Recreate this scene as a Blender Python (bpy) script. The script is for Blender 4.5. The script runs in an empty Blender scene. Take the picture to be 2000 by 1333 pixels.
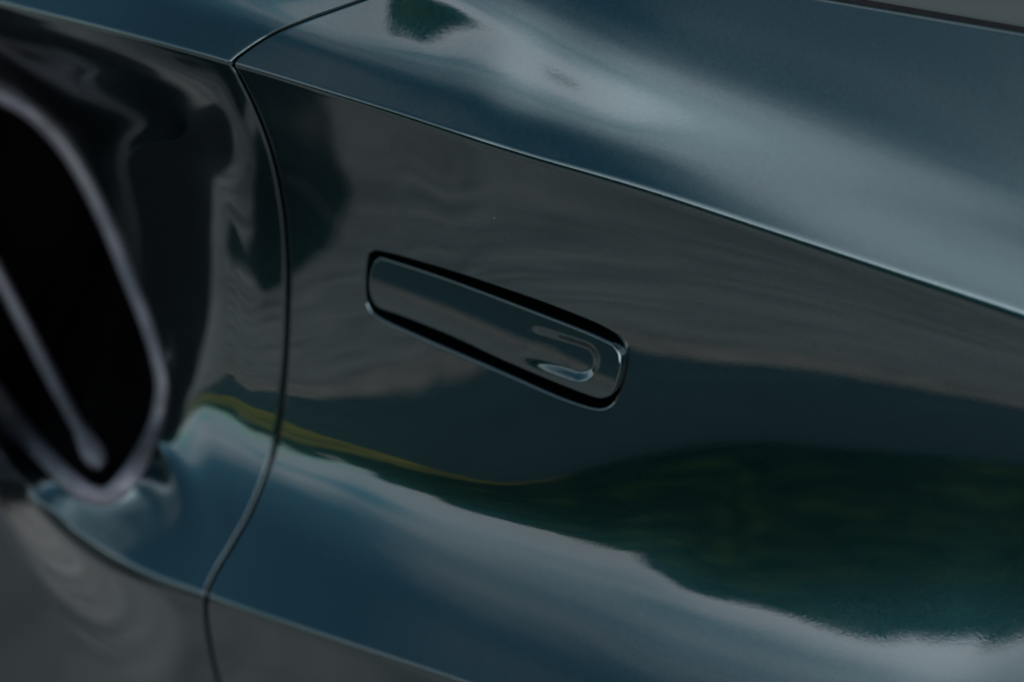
import bpy, bmesh, math, random
import numpy as np
from mathutils import Vector, Matrix
random.seed(4); rng = np.random.default_rng(4)
R = math.radians
scene = bpy.context.scene
COL = scene.collection

# ------------------------------------------------------------------ camera
# world: X along the car (right = nose), -Y out of the flank, Z up. Handle at the origin, ground 0.72 m below.
GZ = -0.72
AZ, EL, DIST, LENS = R(30), R(35), 1.2, 64.5
CAM = np.array([math.sin(AZ)*math.cos(EL), -math.cos(AZ)*math.cos(EL), math.sin(EL)])*DIST
fw = -CAM/np.linalg.norm(CAM)
rt = np.cross(fw, [0, 0, 1.]); rt /= np.linalg.norm(rt)
up = np.cross(rt, fw)
cam = bpy.data.objects.new('camera', bpy.data.cameras.new('camera')); COL.objects.link(cam)
cam.data.lens = LENS; cam.data.sensor_width = 36
cam.data.clip_start = 0.02; cam.data.clip_end = 3000
M3 = Matrix(((rt[0], up[0], -fw[0]), (rt[1], up[1], -fw[1]), (rt[2], up[2], -fw[2])))
cam.matrix_world = Matrix.Translation(Vector(CAM)) @ M3.to_4x4()
cam.data.dof.use_dof = True
cam.data.dof.focus_distance = 1.13
cam.data.dof.aperture_fstop = 1.9
scene.camera = cam
FPX = LENS/36*2000

# ------------------------------------------------------------------ light
SUN_EL, SUN_ROT = R(30), R(25)
EXPOSURE = 0.85
scene.view_settings.view_transform = 'Standard'
scene.view_settings.look = 'None'
scene.view_settings.gamma = 1
scene.view_settings.exposure = EXPOSURE

def nd(nt, t, **kw):
    n = nt.nodes.new(t)
    for k, v in kw.items():
        if k in n.inputs.keys(): n.inputs[k].default_value = v
        else: setattr(n, k, v)
    return n
def ramp(nt, stops, interp='LINEAR'):
    n = nt.nodes.new('ShaderNodeValToRGB'); cr = n.color_ramp; cr.interpolation = interp
    while len(cr.elements) < len(stops): cr.elements.new(0.5)
    for e, (p, c) in zip(cr.elements, stops):
        e.position = p; e.color = (c, c, c, 1) if isinstance(c, (int, float)) else (*c, 1)
    return n
def ramp2(nt, stops):
    n = nt.nodes.new('ShaderNodeFloatCurve'); c = n.mapping.curves[0]
    while len(c.points) < len(stops): c.points.new(0.5, 0.5)
    for p, (x, y) in zip(c.points, stops): p.location = (x, y)
    n.mapping.use_clip = False; n.mapping.update(); return n
def math_n(nt, op, a, b=None, c=None, clamp=False):
    n = nt.nodes.new('ShaderNodeMath'); n.operation = op; n.use_clamp = clamp
    for i, v in enumerate((a, b, c)):
        if v is None: continue
        if isinstance(v, (int, float)): n.inputs[i].default_value = v
        else: nt.links.new(v, n.inputs[i])
    return n.outputs[0]

def make_world():
    w = bpy.data.worlds.new("World"); scene.world = w; w.use_nodes = True
    nt = w.node_tree; nt.nodes.clear(); L = nt.links.new
    out = nd(nt, 'ShaderNodeOutputWorld'); bg = nd(nt, 'ShaderNodeBackground'); L(bg.outputs[0], out.inputs[0])
    bg.inputs['Strength'].default_value = 0.1
    sky = nd(nt, 'ShaderNodeTexSky'); sky.sky_type = 'NISHITA'; sky.sun_disc = False
    sky.sun_elevation = SUN_EL; sky.sun_rotation = SUN_ROT; sky.air_density = 1.0; sky.dust_density = 0.6; sky.ozone_density = 2.0
    tc = nd(nt, 'ShaderNodeTexCoord'); sep = nd(nt, 'ShaderNodeSeparateXYZ'); L(tc.outputs['Generated'], sep.inputs[0])
    zz = math_n(nt, 'MAXIMUM', sep.outputs[2], 0.0)
    den = math_n(nt, 'ADD', zz, 0.22)
    cx = math_n(nt, 'DIVIDE', sep.outputs[0], den); cy = math_n(nt, 'DIVIDE', sep.outputs[1], den)
    comb = nd(nt, 'ShaderNodeCombineXYZ'); L(cx, comb.inputs[0]); L(cy, comb.inputs[1])
    n1 = nd(nt, 'ShaderNodeTexNoise', Scale=0.8, Detail=4.0, Roughness=0.42); n1.inputs['Distortion'].default_value = 0.3
    mp = nd(nt, 'ShaderNodeMapping'); mp.inputs['Location'].default_value = (3.1, 1.7, 0); mp.inputs['Scale'].default_value = (0.8, 1.5, 1)
    L(comb.outputs[0], mp.inputs[0]); L(mp.outputs[0], n1.inputs['Vector'])
    # cloud cover thickens towards the horizon
    low = ramp2(nt, [(0.0, 0.30), (0.4, 0.12), (0.65, 0.05), (0.8, -0.03), (1.0, -0.08)]); L(zz, low.inputs[1])
    s = math_n(nt, 'ADD', n1.outputs[0], low.outputs[0])
    bank = nd(nt, 'ShaderNodeMapRange', interpolation_type='SMOOTHSTEP'); L(sep.outputs[0], bank.inputs[0])   # edge of the overcast bank, towards the tail
    bank.inputs[1].default_value = -0.58; bank.inputs[2].default_value = -0.36; bank.inputs[3].default_value = -0.14; bank.inputs[4].default_value = 0.07
    s = math_n(nt, 'ADD', s, bank.outputs[0])
    cov = ramp(nt, [(0.42, 0.0), (0.74, 1.0)], 'EASE'); L(s, cov.inputs[0])
    # cloud brightness: bright near the horizon, grey underneath overhead
    bri = ramp(nt, [(0.0, 1.05), (0.3, 0.98), (0.5, 0.68), (0.75, 0.52), (1.0, 0.45)]); L(zz, bri.inputs[0])
    cc = nd(nt, 'ShaderNodeMix', data_type='RGBA', blend_type='MULTIPLY'); cc.inputs[0].default_value = 1
    cc.inputs[6].default_value = (12.2, 12.9, 13.9, 1); L(bri.outputs[0], cc.inputs[7])
    sk = nd(nt, 'ShaderNodeMix', data_type='RGBA', blend_type='MULTIPLY'); sk.inputs[0].default_value = 1
    L(sky.outputs[0], sk.inputs[6]); sk.inputs[7].default_value = (1.15, 1.55, 1.27, 1)
    side = nd(nt, 'ShaderNodeMapRange', interpolation_type='SMOOTHSTEP'); L(sep.outputs[0], side.inputs[0])
    side.inputs[1].default_value = -0.35; side.inputs[2].default_value = 0.2; side.inputs[3].default_value = 0.85; side.inputs[4].default_value = 2.7
    c2 = nd(nt, 'ShaderNodeMix', data_type='RGBA', blend_type='MULTIPLY'); c2.inputs[0].default_value = 1; L(cc.outputs[2], c2.inputs[6]); L(side.outputs[0], c2.inputs[7]); cc = c2
    mix = nd(nt, 'ShaderNodeMix', data_type='RGBA'); L(cov.outputs[0], mix.inputs[0])
    L(sk.outputs[2], mix.inputs[6]); L(cc.outputs[2], mix.inputs[7])
    L(mix.outputs[2], bg.inputs['Color'])
make_world()
sun = bpy.data.objects.new('sun', bpy.data.lights.new('sun', 'SUN')); COL.objects.link(sun)
sun.data.energy = 0.5; sun.data.angle = R(14); sun.data.color = (1, 0.95, 0.88)
# sky rotation: sun azimuth measured from +Y clockwise seen from above
sd = Vector((math.sin(SUN_ROT)*math.cos(SUN_EL), math.cos(SUN_ROT)*math.cos(SUN_EL), math.sin(SUN_EL)))
sun.rotation_euler = sd.to_track_quat('Z', 'Y').to_euler()

# ------------------------------------------------------------------ materials
def new_mat(name):
    m = bpy.data.materials.new(name); m.use_nodes = True
    nt = m.node_tree; return m, nt, nt.nodes['Principled BSDF']
def paint_mat():
    m, nt, b = new_mat('green_metallic_paint'); L = nt.links.new
    tc = nd(nt, 'ShaderNodeTexCoord')
    fl = nd(nt, 'ShaderNodeTexVoronoi', Scale=2600.0); L(tc.outputs['Object'], fl.inputs['Vector'])
    hs = ramp(nt, [(0.0, (0.0018, 0.0120, 0.0145)), (0.6, (0.0030, 0.0190, 0.0225)), (1.0, (0.008, 0.042, 0.047))])
    sp = nd(nt, 'ShaderNodeSeparateXYZ'); L(fl.outputs['Color'], sp.inputs[0]); L(sp.outputs[0], hs.inputs[0])
    L(hs.outputs[0], b.inputs['Base Color'])
    b.inputs['Metallic'].default_value = 0.96; b.inputs['Roughness'].default_value = 0.24
    b.inputs['Coat Weight'].default_value = 1; b.inputs['Coat Roughness'].default_value = 0.012; b.inputs['Coat IOR'].default_value = 1.56
    # flakes tilt the base a little; orange peel in the clear coat
    nm = nd(nt, 'ShaderNodeBump', Strength=0.03, Distance=0.0004); L(sp.outputs[1], nm.inputs['Height']); L(nm.outputs[0], b.inputs['Normal'])
    op = nd(nt, 'ShaderNodeTexNoise', Scale=420.0, Detail=1.5); L(tc.outputs['Object'], op.inputs['Vector'])
    ob = nd(nt, 'ShaderNodeBump', Strength=0.05, Distance=0.0002); L(op.outputs[0], ob.inputs['Height']); L(ob.outputs[0], b.inputs['Coat Normal'])
    # sparse dust on the clear coat
    dv = nd(nt, 'ShaderNodeTexVoronoi', Scale=75.0); dv.inputs['Randomness'].default_value = 1.0; L(tc.outputs['Object'], dv.inputs['Vector'])
    ds = nd(nt, 'ShaderNodeSeparateXYZ'); L(dv.outputs['Color'], ds.inputs[0])
    rad = math_n(nt, 'MULTIPLY', math_n(nt, 'POWER', ds.outputs[0], 4.0), 0.035)
    hit = math_n(nt, 'MULTIPLY', math_n(nt, 'LESS_THAN', dv.outputs['Distance'], rad), 0.35)
    df = nd(nt, 'ShaderNodeBsdfDiffuse'); df.inputs[0].default_value = (0.30, 0.28, 0.24, 1)
    mx = nd(nt, 'ShaderNodeMixShader'); L(hit, mx.inputs[0]); L(b.outputs[0], mx.inputs[1]); L(df.outputs[0], mx.inputs[2])
    L(mx.outputs[0], nt.nodes['Material Output'].inputs['Surface'])
    return m
def simple(name, col, rough=0.5, metal=0.0, coat=0.0, noise=None):
    m, nt, b = new_mat(name)
    b.inputs['Roughness'].default_value = rough; b.inputs['Metallic'].default_value = metal; b.inputs['Coat Weight'].default_value = coat
    sc, var = noise or (60.0, 0.25)
    tc = nd(nt, 'ShaderNodeTexCoord'); n = nd(nt, 'ShaderNodeTexNoise', Scale=sc, Detail=4.0); nt.links.new(tc.outputs['Object'], n.inputs['Vector'])
    r = ramp(nt, [(0.3, tuple(c*(1-var) for c in col)), (0.7, tuple(min(1, c*(1+var)) for c in col))])
    nt.links.new(n.outputs[0], r.inputs[0]); nt.links.new(r.outputs[0], b.inputs['Base Color'])
    return m
PAINT = paint_mat()
BLACK = simple('black_plastic', (0.0018, 0.0018, 0.002), 0.8)
BLACK.node_tree.nodes['Principled BSDF'].inputs['Specular IOR Level'].default_value = 0.0
RUBBER = simple('black_rubber', (0.0035, 0.0035, 0.004), 0.85)
RUBBER.node_tree.nodes['Principled BSDF'].inputs['Specular IOR Level'].default_value = 0.15
RIMM = simple('satin_grey_trim', (0.042, 0.042, 0.050), 0.5, 0.0)

def asphalt_mat():
    m, nt, b = new_mat('asphalt'); L = nt.links.new
    tc = nd(nt, 'ShaderNodeTexCoord')
    a = nd(nt, 'ShaderNodeTexNoise', Scale=160.0, Detail=3.0); L(tc.outputs['Object'], a.inputs['Vector'])
    mp = nd(nt, 'ShaderNodeMapping'); mp.inputs['Rotation'].default_value = (0, 0, R(20)); mp.inputs['Scale'].default_value = (0.8, 4.0, 1)
    L(tc.outputs['Object'], mp.inputs[0])
    c = nd(nt, 'ShaderNodeTexNoise', Scale=4.0, Detail=7.0, Roughness=0.68); L(mp.outputs[0], c.inputs['Vector'])
    r1 = ramp(nt, [(0.32, (0.16, 0.146, 0.134)), (0.62, (0.52, 0.472, 0.43))]); L(c.outputs[0], r1.inputs[0])
    r2 = ramp(nt, [(0.3, 0.65), (0.7, 1.25)]); L(a.outputs[0], r2.inputs[0])
    mx = nd(nt, 'ShaderNodeMix', data_type='RGBA', blend_type='MULTIPLY'); mx.inputs[0].default_value = 1
    L(r1.outputs[0], mx.inputs[6]); L(r2.outputs[0], mx.inputs[7]); L(mx.outputs[2], b.inputs['Base Color'])
    b.inputs['Roughness'].default_value = 0.85
    bp = nd(nt, 'ShaderNodeBump', Strength=0.5, Distance=0.004); L(a.outputs[0], bp.inputs['Height']); L(bp.outputs[0], b.inputs['Normal'])
    return m
ASPH = asphalt_mat()

# ------------------------------------------------------------------ object helpers
def link(name, verts, faces, mat, parent=None, smooth=True):
    me = bpy.data.meshes.new(name)
    verts = np.asarray(verts, dtype=np.float32); 
    me.vertices.add(len(verts)); me.vertices.foreach_set('co', verts.ravel())
    if isinstance(faces, np.ndarray):
        f = faces.astype(np.int32); k = f.shape[1]
        me.loops.add(f.size); me.loops.foreach_set('vertex_index', f.ravel())
        me.polygons.add(len(f)); me.polygons.foreach_set('loop_start', np.arange(0, f.size, k, dtype=np.int32))
    else:
        flat = [i for q in faces for i in q]; st = np.cumsum([0]+[len(q) for q in faces])[:-1]
        me.loops.add(len(flat)); me.loops.foreach_set('vertex_index', np.array(flat, dtype=np.int32))
        me.polygons.add(len(faces)); me.polygons.foreach_set('loop_start', st.astype(np.int32))
    me.update(calc_edges=True); me.validate()
    if smooth: me.polygons.foreach_set('use_smooth', np.ones(len(me.polygons), dtype=bool))
    me.materials.append(mat)
    o = bpy.data.objects.new(name, me); COL.objects.link(o)
    if parent: o.parent = parent
    return o
def tag(o, label=None, cat=None, group=None, kind=None):
    if label: o['label'] = label
    if cat: o['category'] = cat
    if group: o['group'] = group
    if kind: o['kind'] = kind
    return o
def empty(name, loc=(0, 0, 0)):
    o = bpy.data.objects.new(name, None); o.location = loc; COL.objects.link(o); return o

# ------------------------------------------------------------------ the body surface
# Form lines of the flank are given where they run in the photograph; between them the lean of the
# panel is prescribed and the surface is integrated from that lean into one continuous sheet of metal.
def rays(u, v):
    return (np.asarray(u)[..., None]-1000)/FPX*rt - (np.asarray(v)[..., None]-666.5)/FPX*up + fw
def curve(pts):
    P = np.array(pts, float); xs, ys = P[:, 0], P[:, 1]
    h = np.diff(xs); d = np.diff(ys)/h; m = np.zeros(len(xs))
    m[1:-1] = (d[:-1]*h[1:]+d[1:]*h[:-1])/(h[:-1]+h[1:]); m[0] = d[0]; m[-1] = d[-1]
    def f(x):
        x = np.asarray(x, float); xc = np.clip(x, xs[0], xs[-1]); i = np.clip(np.searchsorted(xs, xc)-1, 0, len(h)-1)
        t = (xc-xs[i])/h[i]; hh = h[i]
        y = (2*t**3-3*t**2+1)*ys[i]+(t**3-2*t**2+t)*hh*m[i]+(-2*t**3+3*t**2)*ys[i+1]+(t**3-t**2)*hh*m[i+1]
        return y+np.where(x < xs[0], (x-xs[0])*m[0], 0)+np.where(x > xs[-1], (x-xs[-1])*m[-1], 0)
    return f
U0, U1, V0, V1, H = -700, 2700, -500, 1960, 3.0
CR1 = curve([(-700, -190), (0, 8), (230, 64), (450, 123), (700, 200), (1000, 298), (1250, 372), (1500, 455), (1750, 540), (2000, 625), (2700, 880)])
CR2 = curve([(-700, 300), (-300, 560), (-120, 775), (0, 925), (110, 1035), (230, 1103), (400, 1165), (620, 1240), (900, 1333), (1500, 1540), (2700, 1930)])
WIN = curve([(-700, -385), (600, -175), (1300, -48), (1580, -1), (1700, 20), (1850, 46), (2000, 72), (2700, 195)])
def sstep(x): x = np.clip(x, 0, 1); return x*x*(3-2*x)
# keyed form lines: (curve of v over u, curve of reflected elevation over u)
def keyed(layers, u, v):
    ys = [c(u) for c, _ in layers]; es = [e(u) for _, e in layers]
    out = es[0]+0*v
    n = len(ys)
    # monotone-ish hermite in v between successive lines
    sl = []
    for i in range(n-1): sl.append((es[i+1]-es[i])/np.maximum(ys[i+1]-ys[i], 4))
    m = [sl[0]*0]+[np.where(sl[i-1]*sl[i] > 0, 2*sl[i-1]*sl[i]/np.where(sl[i-1]+sl[i] == 0, 1, sl[i-1]+sl[i]), 0) for i in range(1, n-1)]+[sl[-1]*0.6]
    for i in range(n-1):
        hh = np.maximum(ys[i+1]-ys[i], 4); t = np.clip((v-ys[i])/hh, 0, 1)
        y = (2*t**3-3*t**2+1)*es[i]+(t**3-2*t**2+t)*hh*m[i]+(-2*t**3+3*t**2)*es[i+1]+(t**3-t**2)*hh*m[i+1]
        out = np.where(v >= ys[i], y, out)
    return out
def off(c, d): return lambda u: c(u)+d
def K(*p): return curve(p) if len(p) > 1 else (lambda u, a=p[0]: a+0*np.asarray(u, float))
# door flank between the two creases
FLANK = [
 (off(CR1, 4), K((-700, -46), (450, -46), (1000, -50), (2700, -48))),
 (curve([(-700, 300), (300, 420), (560, 470), (1000, 520), (1500, 575), (2000, 700), (2700, 950)]), K(-31.0)),
 (curve([(-700, 560), (300, 655), (430, 684), (560, 716), (700, 696), (850, 672), (1000, 662), (1230, 670), (1300, 687), (1500, 708), (1750, 748), (2000, 795), (2700, 1000)]), K(-14.5)),
 (curve([(-700, 600), (300, 735), (400, 758), (550, 815), (750, 866), (1000, 915), (1200, 860), (1400, 830), (1700, 850), (2000, 880), (2700, 1050)]), K(-4.6)),
 (curve([(-700, 632), (300, 757), (390, 777), (550, 850), (700, 888), (850, 926), (1000, 950), (1200, 915), (1400, 880), (1700, 895), (2000, 925), (2700, 1095)]), K(-1.0)),
 (curve([(-700, 640), (300, 765), (390, 785), (550, 872), (700, 907), (850, 955), (1000, 992), (1150, 1035), (1300, 1060), (1420, 1110), (1600, 1155), (1800, 1205), (2000, 1243), (2700, 1400)]), K((-700, 3), (390, 3), (1000, 5.5), (1300, 12), (2000, 22), (2700, 22))),
 (curve([(-700, 700), (200, 860), (400, 900), (700, 1010), (1000, 1110), (1400, 1240), (2000, 1400), (2700, 1600)]), K(28.0)),
 (off(CR2, -14), K(58.0)),
]
SHOULDER = [
 (off(WIN, 0), K(58)),
 (curve([(-700, -330), (0, -170), (700, -110), (900, -60), (1150, 40), (1400, 130), (1700, 220), (2000, 300), (2700, 450)]), K((-700, 52), (700, 45), (1000, 48), (2700, 55))),
 (curve([(-700, -260), (0, -110), (500, -40), (700, -15), (850, 20), (930, 48), (1000, 82), (1150, 172), (1300, 225), (1500, 280), (1750, 355), (2000, 430), (2700, 640)]), K((-700, 46), (0, 40), (300, 32), (500, 24), (700, 15), (850, 17), (930, 20), (1000, 23), (1150, 23), (1400, 33), (1700, 41), (2700, 44))),
 (curve([(-700, -225), (0, -75), (300, -15), (500, 18), (620, 45), (900, 115), (1000, 148), (1150, 205), (1300, 255), (1500, 318), (1750, 400), (2000, 480), (2700, 700)]), K((-700, 48), (0, 44), (300, 34), (500, 22), (620, 15), (700, 16), (800, 21), (900, 24), (1000, 25), (1150, 24), (1400, 36), (1700, 42), (2700, 45))),
 (off(CR1, -70), K((-700, 50), (1000, 50), (1300, 46), (1600, 41), (2700, 38))),
 (off(CR1, -8), K((-700, 56), (450, 60), (900, 60), (1300, 53), (1600, 46), (2700, 42))),
]
ROCKER = [(off(CR2, 4), K(-44.0)), (off(CR2, 250), K(-34.0))]

def yaw_field(u, v):
    """lean of the sheet towards the tail (negative) where it dives to the intake"""
    edge_v = np.array([-500, 40, 100, 145, 175, 200, 230, 265, 300, 325, 345, 370, 400, 450, 560, 700, 770, 800, 850, 930, 2000.])
    edge_u = np.array([-900, -100, 330, 520, 610, 655, 685, 695, 680, 640, 580, 500, 440, 412, 406, 406, 394, 352, 290, 100, -200.])
    eu = np.interp(v, edge_v, edge_u)
    k = sstep((eu-u)/60+0.15)
    return R(-19)*k*(1-sstep((MOUTH_R(v)-u)/70)*0.95)*sstep((v-CR1(u))/90)*(1-sstep((v-690)/170))
def MOUTH_R(v): return np.interp(v, [120, 180, 300, 420, 540, 640, 760, 830, 910, 980, 1000], [-700, 10, 130, 195, 245, 290, 315, 305, 270, 190, -700])
NB_IT = 20
def normals(u, v, eps, psi):
    d = rays(u, v); d /= np.linalg.norm(d, axis=-1, keepdims=True); c = -d
    lo = np.full(u.shape, R(-30)); hi = np.full(u.shape, R(53))
    sp, cp = np.sin(psi), np.cos(psi); se = np.sin(np.radians(eps))
    def nrm(th): ct = np.cos(th); return np.stack([sp*ct, -cp*ct, np.sin(th)], -1)
    for _ in range(NB_IT):
        mid = (lo+hi)/2; n = nrm(mid); cn = (c*n).sum(-1)
        rz = 2*cn*n[..., 2]-c[..., 2]
        # elevation past the zenith is never asked for
        g = rz < se
        lo = np.where(g, mid, lo); hi = np.where(g, hi, mid)
    return (lo+hi)/2
def integrate(u, v, nx, h, wu=1.0, nxu=None):
    """least squares sheet ln(depth) whose normals are nx; u,v regular grid (rows v)"""
    d = rays(u, v)
    def safe(n): return np.minimum((n*d).sum(-1), -0.12)
    nxu = nx if nxu is None else nxu
    gu = -(nxu*(rt/FPX)).sum(-1)/safe(nxu)*h; gv = -(nx*(-up/FPX)).sum(-1)/safe(nx)*h
    gu = (gu[:, 1:]+gu[:, :-1])/2*wu; gv = (gv[1:]+gv[:-1])/2
    f = np.zeros(u.shape)
    f[:, :-1] += gu; f[:, 1:] -= gu; f[:-1] += gv; f[1:] -= gv    # = -A L
    f = -f
    Hh, Ww = f.shape
    F = np.fft.rfft2(np.block([[f, f[:, ::-1]], [f[::-1], f[::-1, ::-1]]]))
    ky = 2-2*np.cos(np.pi*np.fft.fftfreq(2*Hh)*2); kx = 2-2*np.cos(np.pi*np.arange(F.shape[1])/Ww)
    den = ky[:, None]+wu*kx[None]; den[0, 0] = 1
    F /= den; F[0, 0] = 0
    return np.fft.irfft2(F, s=(2*Hh, 2*Ww))[:Hh, :Ww]
class Sheet:
    def __init__(s, u0, v0, h, L): s.u0, s.v0, s.h, s.L = u0, v0, h, L
    def lnD(s, u, v):
        x = (np.asarray(u, float)-s.u0)/s.h; y = (np.asarray(v, float)-s.v0)/s.h
        H_, W_ = s.L.shape
        x = np.clip(x, 1, W_-2.001); y = np.clip(y, 1, H_-2.001); i = x.astype(int); j = y.astype(int); i = np.clip(i, 1, W_-3); j = np.clip(j, 1, H_-3)
        fx, fy = x-i, y-j
        def wts(t): return [(-t+2*t*t-t**3)/2, (2-5*t*t+3*t**3)/2, (t+4*t*t-3*t**3)/2, (t**3-t*t)/2]
        # cubic B-spline weights smooth the sampling so reflections stay clean
        def wb(t): return [(1-t)**3/6, (3*t**3-6*t*t+4)/6, (-3*t**3+3*t*t+3*t+1)/6, t**3/6]
        wx, wy = wb(fx), wb(fy); r = 0
        for a in range(4):
            for b in range(4): r = r+wy[a]*wx[b]*s.L[j-1+a, i-1+b]
        return r
    def P(s, u, v): return CAM+np.exp(s.lnD(u, v))[..., None]*rays(u, v)
    def N(s, u, v):
        e = 2.0; a = s.P(u+e, v)-s.P(u-e, v); b = s.P(u, v-e)-s.P(u, v+e)
        n = np.cross(a, b); return n/np.linalg.norm(n, axis=-1, keepdims=True)

# the sheet is a spline net over (u, w); w runs 0..1 window line to shoulder crease, 1..2 to lower crease, 2..3 below
KU = np.r_[-700:-100:150, -100:900:40, 900:2150:78, 2150:2701:183.]; KU = np.r_[KU[KU < 2699], 2700.]
KW = [np.linspace(0, 1, 10), 1+np.linspace(0, 1, 23), 2+np.linspace(0, 1, 7)]
LOWV = off(CR2, 560)
def wcoord(u, v):
    a, b, c, d = WIN(u), CR1(u), CR2(u), LOWV(u)
    return np.where(v < b, (v-a)/(b-a), np.where(v < c, 1+(v-b)/(c-b), 2+(v-c)/(d-c)))
def bspl(knots, x, deg=3):
    """dense clamped B-spline basis, constant extension outside"""
    x = np.clip(x, knots[0], knots[-1]-1e-9); t = np.r_[[knots[0]]*deg, knots, [knots[-1]]*deg]
    B = ((x[:, None] >= t[None, :-1]) & (x[:, None] < t[None, 1:])).astype(float)
    for k in range(1, deg+1):
        d1 = t[k:-1]-t[:-k-1]; d2 = t[k+1:]-t[1:-k]
        with np.errstate(divide='ignore', invalid='ignore'):
            B = np.where(d1 > 0, (x[:, None]-t[None, :-k-1])/d1, 0)*B[:, :-1]+np.where(d2 > 0, (t[None, k+1:]-x[:, None])/d2, 0)*B[:, 1:]
    return B
NWS = [len(k)+2 for k in KW]; NW = sum(NWS)-2; NU = len(KU)+2
def bw(w):
    B = np.zeros((len(w), NW)); o = 0
    for i, k in enumerate(KW):
        m = (w >= k[0]) & (w < k[-1]) if 0 < i < 2 else ((w < k[-1]) if i == 0 else (w >= k[0]))
        if m.any(): B[m, o:o+NWS[i]] = bspl(k, w[m])
        o += NWS[i]-1
    return B
def win(Bs, k=5):
    """first non-zero column of a set of dense basis rows, and the k-wide windows"""
    s0 = np.argmax(sum(np.abs(B) for B in Bs) > 0, axis=1); s0 = np.minimum(s0, Bs[0].shape[1]-k)
    ix = s0[:, None]+np.arange(k); return ix, [np.take_along_axis(B, ix, 1) for B in Bs]
def block_solve(A3, g, nb):
    """symmetric block tridiagonal system; A3 dense callable blocks"""
    D, E = A3; n = len(D); G = [g[i] for i in range(n)]; Ds = [D[0]]; Gs = [G[0]]
    for i in range(1, n):
        X = np.linalg.solve(Ds[-1], np.column_stack([E[i-1], Gs[-1]]))
        Ds.append(D[i]-E[i-1].T@X[:, :-1]); Gs.append(G[i]-E[i-1].T@X[:, -1])
    x = [None]*n; x[-1] = np.linalg.solve(Ds[-1], Gs[-1])
    for i in range(n-2, -1, -1): x[i] = np.linalg.solve(Ds[i], Gs[i]-E[i]@x[i+1])
    return np.concatenate(x)
def solve_body():
    us = np.r_[-680:-100:70, -100:900:25, 900:2120:42, 2120:2700:90]*1.0; ws = np.r_[np.linspace(0.015, .985, 26), np.linspace(1.012, 1.988, 56), np.linspace(2.02, 2.95, 14)]
    u, w = [x.ravel() for x in np.meshgrid(us, ws)]
    a, b, c, d = WIN(u), CR1(u), CR2(u), LOWV(u)
    v = np.where(w < 1, a+(b-a)*w, np.where(w < 2, b+(c-b)*(w-1), c+(d-c)*(w-2)))
    e = 1.5; fl = np.floor(w)
    W4 = [wcoord(u+p, v+q).clip(fl+1e-6, fl+1-1e-6) for p, q in ((e, 0), (-e, 0), (0, e), (0, -e))]
    iu, (b0, bp, bm) = win([bspl(KU, u), bspl(KU, u+e), bspl(KU, u-e)])
    iw, (wc0, wup, wum, wvp, wvm) = win([bw(w)]+[bw(x) for x in W4])
    wv = np.where(w < 1, 1/(b-a), np.where(w < 2, 1/(c-b), 1/(d-c)))
    o2 = lambda p, q: (p[:, :, None]*q[:, None, :]).reshape(len(u), -1)
    B0 = o2(b0, wc0); Bu = (o2(bp, wup)-o2(bm, wum))/(2*e); Bv = o2(b0, wvp-wvm)*(wv/(W4[2]-W4[3]))[:, None]
    IX = (iu[:, :, None]*NW+iw[:, None, :]).reshape(len(u), -1)       # unknowns ordered column by column
    reg = np.floor(w).astype(int)
    T = np.choose(reg, [keyed(SHOULDER, u, v), keyed(FLANK, u, v), keyed(ROCKER, u, v)])
    yaw = yaw_field(u, v); pk = -yaw/R(19)
    psiT = np.choose(reg, [R(26)*sstep((u-500)/600), yaw, yaw*0])
    inf = ((u > -120) & (u < 2120) & (v > -100) & (v < 1430)).astype(float)
    we = np.where(inf > 0, 1.0, 0.12)*np.choose(reg, [0.45, 1.0, 0.4])*(1-0.45*pk*(reg == 1))
    wp = np.where(inf > 0, 0.3, 0.12)*np.choose(reg, [1.2, 1, 1.5])*np.interp(u, [0, 700, 1100], [1, 1, 0.4])+0.6*pk*(reg == 1)*(inf+0.1)+0.35*(reg == 1)*(pk < 0.05)*(u > 410)*(u < 800)*(v > 350)*(v < 760)
    wc = e*0+WC
    mouth = (v > 180) & (v < 980) & (u < np.interp(v, [180, 300, 420, 540, 640, 760, 830, 910, 980], [10, 130, 195, 245, 290, 315, 305, 270, 190])) & (u > np.interp(v, [180, 400, 790, 890, 980], [-230, -230, 10, 85, 190]))
    we = np.where(mouth, 0.3, we); wp = np.where(mouth, 0.3, wp); T = np.where(mouth, -32, T)
    psiT = np.where(mouth, R(16), psiT)
    fl_ = (reg == 1) & (u < 380) & (v > np.where(u < 150, 700, 860)) & ~mouth      # the lower edge sweeps up round the intake: both its faces turn with it
    tl = np.clip((380-u)/300, 0, 1); T = np.where(fl_, T*(1-tl)+31*tl, T); psiT = np.where(fl_ & ~mouth, R(25)*tl, psiT); ff = sstep((330-u)/160); nb = sstep((v-CR2(u)+95)/40); we = np.where(fl_, 0.12+0.5*nb, we); wp = np.where(fl_, 0.1+0.5*nb, wp)
    rk = (reg == 2) & (u < 380); psiT = np.where(rk, -R(5)*tl, psiT); we = np.where(rk, 0.3-0.18*sstep((250-u)/200), we); wp = np.where(rk, 0.5, wp)
    led = (reg == 1)*sstep((405-u)/50)*sstep((v-690)/60)*sstep((1010-v)/60)      # ledge where the pocket runs out under the intake
    we = we*(1-0.93*led); wp = wp*(1-0.9*led)
    lobe = (reg == 1) & (u > 470) & (pk > 0.05) & (v < 350); we = np.where(lobe, we*0.9, we); wp = np.where(lobe, 0.4, wp)
    nearc = np.exp(-((v-CR1(u))/40)**2)*(u < 900); wp = wp+0.35*nearc; psiT = np.where(u < 900, psiT*(1-nearc), psiT)
    mb = mouth & (v > np.interp(u, [0, 80, 150, 200], [700, 790, 860, 920])); we = np.where(mb, 0.1, we); wp = np.where(mb, 0.05, wp)
    D = rays(u, v)
    kf = 0
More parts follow.
